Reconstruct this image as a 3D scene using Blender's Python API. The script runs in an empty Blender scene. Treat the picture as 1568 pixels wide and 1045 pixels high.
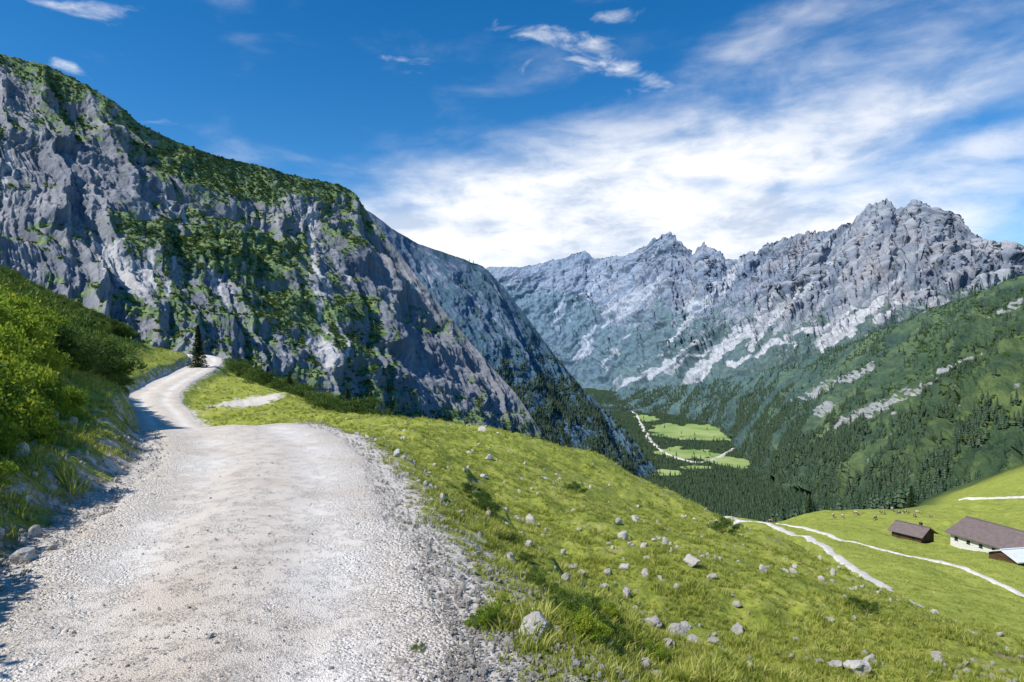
import bpy, math, time
import numpy as np
from mathutils import Vector
T0=time.time()
rng=np.random.default_rng(11)
F=1045.0
def P(px,py,Y): return ((px-784)/F*Y, Y, (522-py)/F*Y)
SC=bpy.context.scene
COL=SC.collection
def sm(a,b,x):
    t=np.clip((x-a)/(b-a),0,1); return t*t*(3-2*t)
# ---------------------------------------------------------------- noise
_perm=rng.permutation(256); _perm=np.concatenate([_perm,_perm,_perm])
_g=rng.normal(size=(256,3)); _g/=np.linalg.norm(_g,axis=1)[:,None]
def perlin(x,y,z=0.0):
    x,y,z=np.broadcast_arrays(np.asarray(x,float),y,z)
    xi=np.floor(x).astype(int); yi=np.floor(y).astype(int); zi=np.floor(z).astype(int)
    xf=x-xi; yf=y-yi; zf=z-zi
    xi&=255; yi&=255; zi&=255
    f=lambda t:t*t*t*(t*(t*6-15)+10)
    u,v,w=f(xf),f(yf),f(zf)
    out=0
    for dx in (0,1):
        wx=u if dx else 1-u
        for dy in (0,1):
            wy=v if dy else 1-v
            for dz in (0,1):
                wz=w if dz else 1-w
                h=_perm[_perm[_perm[(xi+dx)&255]+((yi+dy)&255)]+((zi+dz)&255)]
                g=_g[h]
                out=out+wx*wy*wz*(g[...,0]*(xf-dx)+g[...,1]*(yf-dy)+g[...,2]*(zf-dz))
    return out*1.5
def fbm(x,y,z=0.0,o=5,g=.5):
    s=0;a=1;k=1
    for i in range(o):
        s=s+a*perlin(np.asarray(x)*k+i*17.3,np.asarray(y)*k+i*5.1,np.asarray(z)*k+i*9.7); a*=g;k*=2.03
    return s
def ridged(x,y,z=0.0,o=5,g=.5):
    s=0;a=1;k=1;t=0
    for i in range(o):
        n=1-np.abs(perlin(np.asarray(x)*k+i*11.3,np.asarray(y)*k+i*3.7,np.asarray(z)*k+i*7.9))*2.0
        s=s+a*n*n*np.sign(n);t+=a; a*=g;k*=2.05
    return s/t
# ---------------------------------------------------------------- mesh helpers
def mesh_np(name,verts,faces,mat=None,smooth=True,attrs=None,link=True,mats=None,midx=None):
    me=bpy.data.meshes.new(name)
    verts=np.ascontiguousarray(verts,dtype=np.float32).reshape(-1,3)
    faces=np.asarray(faces,dtype=np.int32); n,k=faces.shape
    me.vertices.add(len(verts)); me.vertices.foreach_set('co',verts.ravel())
    me.loops.add(n*k); me.loops.foreach_set('vertex_index',faces.ravel())
    me.polygons.add(n); me.polygons.foreach_set('loop_start',np.arange(n,dtype=np.int32)*k)
    me.polygons.foreach_set('use_smooth',np.full(n,smooth))
    if mats:
        for m in mats: me.materials.append(m)
        if midx is not None: me.polygons.foreach_set('material_index',np.asarray(midx,dtype=np.int32))
    elif mat: me.materials.append(mat)
    me.update(calc_edges=True)
    if attrs:
        for an,av in attrs.items():
            a=me.attributes.new(an,'FLOAT','POINT'); a.data.foreach_set('value',np.ascontiguousarray(av,dtype=np.float32).ravel())
    ob=bpy.data.objects.new(name,me)
    if link: COL.objects.link(ob)
    return ob
def grid_faces(R,C):
    i=np.arange(R-1)[:,None]*C+np.arange(C-1)[None,:]
    return np.stack([i,i+1,i+C+1,i+C],-1).reshape(-1,4)
# ---------------------------------------------------------------- shader helpers
class NT:
    def __init__(s,name):
        s.m=bpy.data.materials.new(name); s.m.use_nodes=True; s.t=s.m.node_tree
        s.t.nodes.clear()
    def n(s,typ,**k):
        nd=s.t.nodes.new(typ)
        for a,b in k.items(): setattr(nd,a,b)
        return nd
    def put(s,sock,v):
        if isinstance(v,bpy.types.NodeSocket): s.t.links.new(v,sock)
        elif v is not None:
            if isinstance(v,(tuple,list)) and len(v)==3 and sock.type=='RGBA': v=(*v,1)
            sock.default_value=v
    def math(s,op,a,b=None,c=None,clamp=False):
        nd=s.n('ShaderNodeMath',operation=op,use_clamp=clamp)
        s.put(nd.inputs[0],a); s.put(nd.inputs[1],b) if b is not None else None
        if c is not None: s.put(nd.inputs[2],c)
        return nd.outputs[0]
    def add(s,a,b): return s.math('ADD',a,b)
    def mul(s,a,b): return s.math('MULTIPLY',a,b)
    def sub(s,a,b): return s.math('SUBTRACT',a,b)
    def ss(s,x,a,b,lo=0.0,hi=1.0):
        nd=s.n('ShaderNodeMapRange',interpolation_type='SMOOTHSTEP')
        s.put(nd.inputs[0],x); nd.inputs[1].default_value=a; nd.inputs[2].default_value=b
        nd.inputs[3].default_value=lo; nd.inputs[4].default_value=hi
        return nd.outputs[0]
    def mix(s,f,a,b,blend='MIX'):
        nd=s.n('ShaderNodeMix',data_type='RGBA',blend_type=blend)
        s.put(nd.inputs[0],f); s.put(nd.inputs[6],a); s.put(nd.inputs[7],b)
        return nd.outputs[2]
    def attr(s,name): return s.n('ShaderNodeAttribute',attribute_name=name).outputs['Fac']
    def pos(s): return s.n('ShaderNodeNewGeometry').outputs['Position']
    def vmul(s,v,k):
        nd=s.n('ShaderNodeVectorMath',operation='MULTIPLY'); s.put(nd.inputs[0],v); nd.inputs[1].default_value=k; return nd.outputs[0]
    def noise(s,v,scale,detail=6,rough=.55,dist=0):
        nd=s.n('ShaderNodeTexNoise'); s.put(nd.inputs['Vector'],v)
        nd.inputs['Scale'].default_value=scale; nd.inputs['Detail'].default_value=detail
        nd.inputs['Roughness'].default_value=rough; nd.inputs['Distortion'].default_value=dist
        return nd.outputs['Fac']
    def voro(s,v,scale,out='Distance',feature='F1'):
        nd=s.n('ShaderNodeTexVoronoi',feature=feature); s.put(nd.inputs['Vector'],v); nd.inputs['Scale'].default_value=scale
        return nd.outputs[out]
    def ramp(s,f,stops):
        nd=s.n('ShaderNodeValToRGB'); s.put(nd.inputs[0],f); e=nd.color_ramp.elements
        while len(e)<len(stops): e.new(.5)
        for i,(p,c) in enumerate(stops):
            e[i].position=p; e[i].color=(*c,1) if len(c)==3 else c
        return nd.outputs[0]
    def bump(s,h,dist,strength=1.0,normal=None):
        nd=s.n('ShaderNodeBump'); s.put(nd.inputs['Height'],h); nd.inputs['Distance'].default_value=dist
        nd.inputs['Strength'].default_value=strength
        if normal is not None: s.t.links.new(normal,nd.inputs['Normal'])
        return nd.outputs[0]
    def out(s,col,rough=.9,normal=None,spec=.15,trans=None):
        b=s.n('ShaderNodeBsdfPrincipled'); s.put(b.inputs['Base Color'],col); s.put(b.inputs['Roughness'],rough)
        b.inputs['Specular IOR Level'].default_value=spec
        if normal is not None: s.t.links.new(normal,b.inputs['Normal'])
        o=s.n('ShaderNodeOutputMaterial'); last=b.outputs[0]
        if trans is not None:
            t=s.n('ShaderNodeBsdfTranslucent'); s.put(t.inputs[0],trans[1]); m=s.n('ShaderNodeMixShader'); m.inputs[0].default_value=trans[0]
            s.t.links.new(last,m.inputs[1]); s.t.links.new(t.outputs[0],m.inputs[2]); last=m.outputs[0]
        s.t.links.new(last,o.inputs[0]); return s.m
# ---------------------------------------------------------------- road line
RC=np.array([(-1.3,-12,-1.8),(-1.4,-4,-1.8),(-1.55,0,-1.8),(-1.75,3.6,-1.8),(-2.15,5.2,-1.8),(-2.7,6.8,-1.8),(-3.2,8.6,-1.8),(-4.1,11.2,-1.8),(-5.9,14.5,-1.87),
 (-8.3,19,-2.45),(-11.5,25,-3.35),(-15.5,32,-4.25),(-19.5,39,-4.9),(-23,45,-4.9),(-26.2,50,-4.6),(-28.6,55,-4.2),(-30.8,62,-3.7),(-33.4,72,-3.1),(-37.6,84,-2.5),(-42.5,92,-2.1),(-52,98,-1.6),(-64,100,-1.)])
def catmull(pts,n=12):
    p=np.vstack([2*pts[0]-pts[1],pts,2*pts[-1]-pts[-2]]); o=[]
    for i in range(1,len(p)-2):
        for t in np.linspace(0,1,n,endpoint=False):
            a,b,c,d=p[i-1],p[i],p[i+1],p[i+2]
            o.append(.5*((2*b)+(c-a)*t+(2*a-5*b+4*c-d)*t*t+(3*b-a-3*c+d)*t**3))
    o.append(p[-2]); return np.array(o)
RL=catmull(RC,10)
def road_info(x,y):
    """distance, z, signed side (neg = left) to the road line"""
    x=np.asarray(x);y=np.asarray(y);sh=x.shape;x=x.ravel();y=y.ravel()
    d=np.full(x.shape,1e9);z=np.zeros(x.shape);sd=np.zeros(x.shape)
    near=(np.hypot(x,y)<140)
    X=x[near];Y=y[near];D=np.full(X.shape,1e9);Z=np.zeros(X.shape);S=np.zeros(X.shape)
    for a,b in zip(RL[:-1],RL[1:]):
        e=b-a;L=e[0]**2+e[1]**2
        t=np.clip(((X-a[0])*e[0]+(Y-a[1])*e[1])/L,0,1)
        qx=a[0]+t*e[0];qy=a[1]+t*e[1];dd=np.hypot(X-qx,Y-qy)
        m=dd<D;D=np.where(m,dd,D);Z=np.where(m,a[2]+t*e[2],Z)
        S=np.where(m,-np.sign(e[0]*(Y-a[1])-e[1]*(X-a[0])),S)
    d[near]=D;z[near]=Z;sd[near]=S
    return d.reshape(sh),z.reshape(sh),sd.reshape(sh)
# ---------------------------------------------------------------- ground height
CT=[tuple(r) for r in RC[1:-1]]
CT+=[(.4,3.5,-1.9),(2,5,-2.35),(4.5,6,-3.0),(0.2,6.4,-2.25),P(1130,965,7),P(1060,862,10),P(1300,1020,6.2),P(1400,925,14),P(1568,985,11),P(1300,880,17),P(1200,830,22),
 P(1060,775,30),P(920,705,32),P(784,700,22),P(784,672,34),P(700,655,36),P(600,642,38),P(500,630,42),P(440,607,55),P(400,592,65),P(335,556,92),P(330,628,48),P(380,612,55),
 P(900,800,12),P(700,765,10),P(620,700,15.5),P(1000,800,20),P(560,670,20),P(480,660,19),P(850,740,19),
 (0,60,-17),(8,50,-19),(-7,60,-13),(17,36,-17),(16,24,-12.5),(14.5,15,-9.6),(14,9,-8),(9,5,-5),(-12,66,-11),(-20,85,-11),(-36,115,-8),(-60,130,-4),
 (0,-6,-1.9),(6,-4,-4.5),(-7,-4,-0.2),(3,0,-2.6),(7,1,-4.6),(-.2,0,-1.8),(20,-5,-12),
 P(1100,790,220),P(1250,840,150),P(1400,925,95),P(1568,918,120),P(1568,975,95),P(1240,787,300),P(1400,778,300),P(1568,773,280),(116,178,-53.5),P(1395,828,190),P(1540,864,150),
 P(1480,800,230),P(1300,800,240),P(1180,800,240),P(1450,770,380),P(1568,712,450),P(1700,700,450),P(1240,830,420),P(1100,850,330),P(1000,850,260),P(1350,800,450),
 (393,900,-235),(393,1300,-325),(393,1900,-392),(700,2500,-395),(900,3500,-395),(600,5500,-395),(3000,3000,-395),(-2000,3000,-395),
 (-100,600,-230),(-300,300,-80),(0,200,-75),(30,120,-48),(60,60,-35),(90,30,-35),(200,60,-60),(0,1200,-300),(-500,400,-60),(-150,150,-25),(800,700,-200),(500,400,-90),
 (-5.6,5,-1.15),(-5.2,2,-1.2),(-7.4,7,-.6),(-9,10,-.25),(-7.2,10.5,-1.15),(-10,14,-.35),(-14,13,1.3),(-13,20,-.7),(-18,22,1.3),(-20,33,-2.2),(-24,34,.9),(-27,43,-2.6),(-31,45,.2),(-31,52,-3.0),(-34,53,-.6),
 (-34.5,64,-2.3),(-42,70,1.0),(-38,76,-1.6),(-44,84,-.8),(-30,35,4),(-20,8,4),(-40,20,11),(-60,60,12),(-10,2,.6),(-80,100,8)]
CT=np.array(CT)
def feat(x,y):
    r=np.maximum(np.hypot(x,y),.3); return np.stack([np.arctan2(x,y)*2.2,np.log(r)*1.0],-1),r
cf,cr=feat(CT[:,0],CT[:,1]); cv=(CT[:,2]+1.8)/cr
def kern(d2): return -np.sqrt(d2+.0025)
Kd=kern(((cf[:,None]-cf[None])**2).sum(-1)); n=len(cf)
A=np.zeros((n+1,n+1)); A[:n,:n]=Kd-np.eye(n)*.003; A[:n,n]=1;A[n,:n]=1
W=np.linalg.solve(A,np.append(cv,0))
def scarp(x,y):
    xl=np.interp(y,[4,5.5,6.6,7.8,9.6,14,17],[1.6,1.15,.65,.2,-.2,-1.0,-1.2])+fbm(x*0+3.1,y/.9,0,4)*.3
    t=x-xl; w=sm(4.2,5.5,y)*(1-sm(13,18,y))
    return t,w
def H(x,y,detail=True):
    x=np.asarray(x,float);y=np.asarray(y,float);sh=x.shape;x=x.ravel();y=y.ravel()
    f,r=feat(x,y); v=np.full(x.shape,W[n])
    for i in range(n): v+=W[i]*kern((f[:,0]-cf[i,0])**2+(f[:,1]-cf[i,1])**2)
    z=v*r-1.8
    fl=sm(1600,2150,r); z=z*(1-fl)-395*fl
    d,rz,sd=road_info(x,y)
    w=1-sm(1.65,2.9,d); w=np.where(sd<0,1-sm(1.7,2.3,d),w)
    z=z*(1-w)+rz*w
    o=sm(1.5,2.5,d)
    bil=np.abs(fbm(x/1.3,y/1.3,12,3,.5))
    z=z+o*(fbm(x/5,y/5,0,3)*.26*sm(2,9,r)+fbm(x/1.1,y/1.1,3,4)*.08+np.where(r<120,(bil-.25)*.12+fbm(x/.35,y/.35,2,3)*.05,0))
    t,ws=scarp(x,y); z=z-ws*.34*sm(0,.28,t)*(1-sm(.6,3.2,t))*(r<30)
    z=z+sm(60,200,r)*(1-fl)*(fbm(x/40,y/40,0,4)*2.0+fbm(x/9,y/9,0,3)*.3)
    rut=np.exp(-((d-.75)/.3)**2)*-.025+np.exp(-(d/.35)**2)*.02
    z=z+(1-o)*(rut+fbm(x/.7,y/.7,5,4)*.018)
    return z.reshape(sh)
# ---------------------------------------------------------------- materials
def m_mountain(name,haze,warm=0.0,bs=1.0,k=1.0,vk=1.0,bd=8,haze_col=(.22,.36,.62),stw=.3,scb=1.0,far=None,vb=1.0):
    N=NT(name); p=N.pos(); veg=N.attr('veg'); scr=N.attr('scree'); stk=N.attr('streak')
    st=N.vmul(p,(1,1,.5))
    n1=N.noise(st,.012/bs,9,.66,.3); n2=N.noise(p,.05/bs,8,.72); n3=N.noise(st,.14/bs,6,.72,.6)
    rf=N.add(N.add(N.mul(n1,.40),N.mul(n3,.60-stw)),N.mul(stk,stw))
    rock=N.ramp(rf,[(.32,(.15*k,.155*k,.175*k)),(.45,(.27*k,.275*k,.295*k)),(.55,(.37*k,.37*k,.38*k)),(.68,(.56*k,.55*k,.535*k))])
    if warm: rock=N.mix(N.ss(n1,.45,.7,0,warm),rock,(.42*k,.33*k,.27*k))
    scol=N.ramp(n3,[(.3,(.46*scb,.44*scb,.41*scb)),(.7,(.80*scb,.775*scb,.74*scb))])
    c=N.mix(N.ss(N.add(scr,N.mul(N.sub(n2,.5),1.3)),.42,.68),rock,scol)
    vc=N.ramp(N.add(N.mul(n2,.6),N.mul(n3,.4)),[(.36,(.026*vk,.048*vk,.018*vk*vb)),(.48,(.07*vk,.11*vk,.030*vk*vb)),(.60,(.17*vk,.22*vk,.055*vk*vb))])
    c=N.mix(N.ss(N.add(veg,N.mul(N.sub(n2,.5),1.7)),.44,.54),c,vc)
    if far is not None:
        sp=N.n('ShaderNodeSeparateXYZ'); N.t.links.new(p,sp.inputs[0]); haze=N.ss(sp.outputs[1],far[0],far[1],haze,far[2])  # painted haze grows with world Y between the far limits
    if haze: c=N.mix(haze,c,haze_col)  # aerial haze painted into the base colour as a bluish tint
    h=N.add(N.add(n1,N.mul(n3,.45)),N.mul(stk,.3))
    h=N.add(h,N.mul(N.noise(p,.5/bs,5,.7),.2))
    return N.out(c,.95,N.bump(h,bd*bs,1.0),spec=.05)
def m_ground():
    N=NT('alpine_ground'); p=N.pos(); gr=N.attr('gravel'); fo=N.attr('forest'); md=N.attr('meadow'); dirt=N.attr('dirt')
    a=N.noise(p,.35,6,.6); b=N.noise(p,2.2,8,.65); c_=N.noise(p,14,6,.7); big=N.noise(p,.03,6,.6)
    g=N.ramp(N.add(N.mul(a,.45),N.mul(b,.55)),[(.36,(.13,.17,.03)),(.46,(.28,.33,.055)),(.55,(.42,.45,.085)),(.66,(.50,.44,.18))])
    g=N.mix(N.ss(big,.42,.62,0,.6),g,(.35,.41,.075))
    g=N.mix(N.ss(c_,.48,.68,0,.75),g,(.12,.12,.045))
    g=N.mix(N.ss(N.noise(p,5,6,.7),.54,.70,0,.5),g,(.46,.38,.16))
    g=N.mix(N.ss(N.noise(p,1.1,7,.7,.5),.54,.68,0,.75),g,(.09,.12,.025))
    dcol=N.ramp(c_,[(.3,(.15,.11,.075)),(.7,(.42,.36,.28))])
    g=N.mix(N.ss(N.add(dirt,N.mul(N.sub(b,.5),1.4)),.42,.62),g,dcol)
    gv=N.ramp(N.voro(p,38,'Color'),[(0,(.46,.41,.35)),(1,(.82,.77,.70))])
    g=N.mix(N.ss(N.add(gr,N.mul(N.sub(b,.5),1.8)),.4,.6),g,gv)
    fcol=N.ramp(N.noise(p,.02,10,.7),[(.35,(.022,.042,.022)),(.55,(.045,.078,.032)),(.7,(.11,.16,.05))])
    g=N.mix(fo,g,fcol)
    mcol=N.ramp(N.noise(p,.008,8,.6),[(.35,(.20,.31,.09)),(.65,(.38,.45,.17))])
    g=N.mix(N.ss(md,.4,.6),g,mcol)
    return N.out(g,.95,N.bump(N.add(N.mul(b,.5),N.mul(c_,.5)),.12,.9),spec=.05)
def m_road():
    N=NT('white_gravel'); p=N.pos(); e=N.attr('edge')
    v=N.voro(p,46,'Color'); v2=N.voro(p,95,'Color'); vd=N.voro(p,46); vd2=N.voro(p,95); a=N.noise(p,.9,8,.6); b=N.noise(p,4,9,.75)
    cov=N.ss(N.add(N.mul(N.sub(b,.5),1.8),e),-.02,.28)
    st=N.ramp(v,[(0,(.44,.385,.32)),(.5,(.68,.615,.535)),(1,(.86,.81,.74))])
    st2=N.ramp(v2,[(0,(.54,.465,.385)),(1,(.80,.73,.64))])
    fine=N.ramp(N.noise(p,50,6,.7),[(.3,(.62,.54,.45)),(.7,(.82,.75,.66))])
    c=N.mix(N.ss(b,.36,.56,0,.9),fine,st2)
    c=N.mix(cov,c,st)
    c=N.mix(N.ss(a,.46,.66,0,.5),c,(.55,.455,.36))
    c=N.mix(N.mul(N.attr('rut'),.6),c,(.90,.86,.80))
    h=N.add(N.mul(N.mul(vd,cov),-.9),N.add(N.mul(vd2,-.3),N.mul(b,.9)))
    return N.out(c,.95,N.bump(h,.022,1.0),spec=.1)
def m_track():
    N=NT('pale_track'); p=N.pos(); c=N.ramp(N.noise(p,.5,6,.6),[(.3,(.52,.48,.42)),(.7,(.76,.72,.66))]); return N.out(c,.95)
def m_leaf(name,c0,c1,c2,tr=.3):
    N=NT(name); t=N.attr('tint'); r=N.n('ShaderNodeObjectInfo').outputs['Random']
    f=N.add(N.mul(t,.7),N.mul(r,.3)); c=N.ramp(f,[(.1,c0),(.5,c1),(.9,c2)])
    return N.out(c,.55,None,.3,(tr,c))
def m_rock():
    N=NT('limestone'); p=N.n('ShaderNodeTexCoord').outputs['Object']; r=N.n('ShaderNodeObjectInfo').outputs['Random']
    a=N.noise(p,2.5,8,.65); c=N.ramp(a,[(.3,(.54,.50,.44)),(.5,(.76,.72,.66)),(.7,(.88,.85,.80))])
    c=N.mix(N.mul(r,.4),c,(.58,.51,.43))
    return N.out(c,.9,N.bump(N.noise(p,9,6,.7),.05),.1)
def m_bark():
    N=NT('bark'); p=N.pos(); return N.out(N.ramp(N.noise(p,12,6),[(.3,(.05,.035,.025)),(.7,(.16,.12,.09))]),.95)
M_ground=m_ground(); M_road=m_road(); M_track=m_track(); M_rock=m_rock(); M_bark=m_bark()
M_grass=m_leaf('grass_blades',(.14,.19,.03),(.35,.41,.055),(.62,.55,.17),.35)
M_leafbright=m_leaf('shrub_leaves',(.08,.15,.016),(.27,.38,.03),(.60,.58,.055),.5)
M_mugo=m_leaf('dwarf_pine_needles',(.03,.065,.014),(.09,.16,.024),(.25,.32,.045),.3)
M_spruce=m_leaf('spruce_needles',(.018,.04,.016),(.045,.08,.026),(.10,.15,.035),.1)
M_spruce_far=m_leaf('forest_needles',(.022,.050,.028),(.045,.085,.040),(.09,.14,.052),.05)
# ---------------------------------------------------------------- ground sheet
th=np.radians(np.concatenate([np.linspace(-165,-43,70,endpoint=False),np.linspace(-43,43,760,endpoint=False),np.linspace(43,165,70)]))
rr=np.exp(np.linspace(math.log(.35),math.log(12000),950))
RR,TH=np.meshgrid(rr,th,indexing='ij')
GX=RR*np.sin(TH);GY=RR*np.cos(TH)
GZ=H(GX,GY)
D,_,SD=road_info(GX,GY)
g_gravel=np.clip(1-(D-1.6)/np.where(SD<0,.5,.65),0,1)*.85
g_gravel=np.maximum(g_gravel,.42*(1-sm(2.0,3.0,D)))
pp_=np.hypot(GX+20.5,(GY-53)*.55); g_gravel=np.maximum(g_gravel,np.clip(1.25-pp_/3.2,0,1))
g_dirt=np.where(SD<0,np.clip(1-(D-1.6)/2.0,0,1),0)*.66*sm(200,100,RR)
tt,ws=scarp(GX,GY); g_dirt=np.maximum(g_dirt,ws*np.exp(-((tt-.15)/.16)**2)*.62*(RR<30))
g_dirt=np.maximum(g_dirt,sm(.25,.6,fbm(GX/2.4,GY/2.4,7,4))*.5*(RR<90)*sm(2,3,D))
GPX=784+F*GX/np.maximum(GY,1)
MEAD=[(790,2990,190,270),(614,2400,120,120),(705,2240,70,110),(446,2060,60,60),(560,2130,60,35),(690,3500,60,160),(900,2750,70,80)]
meadow=np.zeros_like(GX)
nz=fbm(GX/90,GY/90,0,4)*.5
for (mx,my,ax,ay) in MEAD: meadow=np.maximum(meadow,1-sm(.8,1.05,np.hypot((GX-mx)/ax,(GY-my)/ay)+nz))
forest=sm(300,420,RR)*(1-sm(0.,1,(GPX-1400)/60)*(1-sm(500,600,RR)))
mesh_np('ground',np.stack([GX,GY,GZ],-1),grid_faces(*GX.shape)[:,::-1],M_ground,True,dict(gravel=g_gravel,dirt=g_dirt,forest=forest,meadow=meadow))
# ---------------------------------------------------------------- road ribbons
def ribbon(name,line,hw,mat,K=24,off=.02,irr=.12,offk=.0008):
    L=np.array(line); t=np.gradient(L[:,:2],axis=0); t/=np.linalg.norm(t,axis=1)[:,None]; nrm=np.stack([t[:,1],-t[:,0]],-1)
    s=np.linspace(-1,1,K); hwv=np.broadcast_to(hw,len(L)); q=.8 if irr<1 else .02
    wl=hwv+irr*fbm(L[:,0]*q,L[:,1]*q,2,4)*2; wr=hwv+irr*fbm(L[:,0]*q,L[:,1]*q,9,4)*2
    ww=np.where(s[None]<0,wl[:,None],wr[:,None])
    X=L[:,0][:,None]+nrm[:,0][:,None]*s*ww; Y=L[:,1][:,None]+nrm[:,1][:,None]*s*ww
    r=np.hypot(X,Y); Z=H(X,Y)+off+offk*r-np.where(np.abs(s)>.99,off*1.5+offk*r*1.5,0)
    e=np.broadcast_to(np.abs(s)[None]**3*.55+.02,X.shape)
    d=np.abs(s)[None]*ww; rut=np.exp(-((d-.8)/.33)**2)*np.clip(.75+fbm(X*.6,Y*.6,3,3),.0,1)
    return mesh_np(name,np.stack([X,Y,Z],-1),grid_faces(*X.shape),mat,True,dict(edge=e,rut=rut))
RLf=catmull(RC,40)
hw=1.50+.45*sm(20,60,np.hypot(RLf[:,0],RLf[:,1]))
ribbon('gravel_road',RLf,hw,M_road,30,.018,.10,.0006)
def wline(pts,n=14):
    return catmull(np.array([ (P(a,b,c)[0],c,0) for a,b,c in pts]),n)
ribbon('dirt_track',wline([(1085,786,235),(1130,800,215),(1190,815,190),(1250,838,158),(1310,868,128),(1360,898,108),(1410,930,92),(1470,985,74)]),1.2,M_track,6,.08,.3,.0008)
ribbon('dirt_track',wline([(1190,812,200),(1240,822,188),(1300,838,170),(1370,855,155),(1440,872,145),(1520,900,130),(1600,930,116)]),.8,M_track,6,.08,.25,.0008)
ribbon('dirt_track',wline([(1470,772,330),(1520,774,315),(1568,778,300),(1640,782,290)]),1.5,M_track,5,.5,.1,.001)
rv=[(960,626),(975,636),(985,655),(992,668),(1010,688),(1040,702),(1075,708),(1100,700),(1122,688),(1135,682)]
ribbon('valley_stream_bed',catmull(np.array([((a-784)/F*(395*F/(b-522)),395*F/(b-522),0) for a,b in rv]),12),7,M_track,5,1.5,8,.0005)
# ---------------------------------------------------------------- mountains
def mountain(name,ridge,foot,px0,px1,NU,NV,shear,lam,amp,mat,prof=1.3,jag=0,vegf=None,screef=None,back=600,amp2=.35,vl=2.2,spire=0,env0=.18,gam=0):
    px=np.linspace(px0,px1,NU); rd=np.array(ridge,float); ft=np.array(foot,float)
    def ip(a):
        return np.interp(px,a[:,0],a[:,1]),np.interp(px,a[:,0],a[:,2])
    ry,rY=ip(rd); fy,fY=ip(ft); Ym=rY.mean(); m=Ym/F
    k=np.ones(25)/25; rY=np.convolve(np.pad(rY,12,'edge'),k,'valid')
    ry=ry+jag*fbm(px/14,3.3,0,5)-spire*(ridged(px/13,1.3,0,4,.6)-.3)*sm(760,1000,px)
    def w(pxs,pys,Ys): return np.stack([(pxs-784)/F*Ys,Ys,(522-pys)/F*Ys],-1)
    Rw=w(px,ry,rY); Fw=w(px,fy,fY)
    NB=NV//5
    v=np.linspace(0,1,NV); ex=v**prof
    front=np.empty((NV,NU,3))
    for c in (0,1): front[...,c]=Rw[None,:,c]+(Fw-Rw)[None,:,c]*ex[:,None]
    front[...,2]=Rw[None,:,2]+(Fw-Rw)[None,:,2]*v[:,None]
    vb=np.linspace(1,0,NB,endpoint=False)
    bk=np.empty((NB,NU,3)); dirb=Rw[:,:2]/np.linalg.norm(Rw[:,:2],axis=1)[:,None]
    for c in (0,1): bk[...,c]=Rw[None,:,c]+dirb[None,:,c]*back*vb[:,None]
    bk[...,2]=Rw[None,:,2]-back*.75*vb[:,None]**.9
    sk=Fw.copy()[None]; sk[...,2]-=130*Ym/1000; sk[...,:2]*=.97
    V=np.concatenate([bk,front,sk],0); vv=np.concatenate([-vb,v,[1.05]])[:,None]*np.ones(NU)
    PX=px[None,:]*np.ones(vv.shape)
    s=(PX+shear*vv)*m; warp=fbm(V[...,0]/(lam*1.5),V[...,1]/(lam*1.5),V[...,2]/(lam*1.5),3)*.45
    Hgt=np.maximum(60,(Rw[:,2]-Fw[:,2]))[None,:]
    rel=sm(0,1,Hgt/(lam*1.2)); vm=vv*Hgt
    hh=ridged(s/lam+warp,vm/(lam*vl)+warp*.5,1.7,6,.55)
    h2=fbm(V[...,0]/(lam*.6),V[...,1]/(lam*.6),V[...,2]/(lam*.6),6,.58)
    stk=.5+.75*fbm(s/(lam*.13)+warp*4,vm/(lam*.75)+warp,4.4,5,.62)+.30*(hh-.35)
    gx=np.gradient(V,axis=1);gy=np.gradient(V,axis=0);nn=np.cross(gx,gy);nn/=np.linalg.norm(nn,axis=-1,keepdims=True)+1e-9
    sg=np.sign((nn*np.array([0,-1,.6])).sum(-1)); 
    nn=nn*np.where(vv>=0,np.where(sg==0,1,sg),1)[...,None]
    nn=np.where((vv<0)[...,None],np.array([0,.3,.95])[None,None],nn)
    env=np.clip(env0+np.abs(vv)*6,0,1)*rel
    V=V+nn*(amp*((hh-.35)+amp2*h2+.10*(stk-.5))*env)[...,None]
    V[...,2]+=amp*.10*h2*(1-env)
    gx=np.gradient(V,axis=1);gy=np.gradient(V,axis=0);n2=np.cross(gx,gy);n2/=np.linalg.norm(n2,axis=-1,keepdims=True)+1e-9
    slope=np.abs(n2[...,2])
    scr=screef(PX,vv,hh,h2,slope,V); veg=vegf(PX,vv,hh,h2,slope,V)-np.clip(scr-.30,0,1)*1.4-.25*(stk-.5)
    mesh_np(name,V,grid_faces(*PX.shape),mat,True,dict(veg=veg,scree=scr,streak=stk))
    return dict(V=V,PX=PX,vv=vv,veg=veg,scr=scr,slope=slope,hh=hh)
def scr_py(V): return 522-F*V[...,2]/np.maximum(V[...,1],1)
def blobs(PX,py,L,k=.4):
    a=0
    for cx,cy,ax,ay in L: a=a+k*np.exp(-((PX-cx)/ax)**2-((py-cy)/ay)**2)
    return a
def chutes(PX,py,L,k=.75):
    a=0
    for x0,y0,x1,y1,wd in L:
        t=np.clip(((PX-x0)*(x1-x0)+(py-y0)*(y1-y0))/((x1-x0)**2+(y1-y0)**2),0,1)
        dd=np.hypot(PX-x0-t*(x1-x0),py-y0-t*(y1-y0)); a=a+k*np.exp(-(dd/(wd*(.5+.6*t)))**2)
    return a
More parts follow.
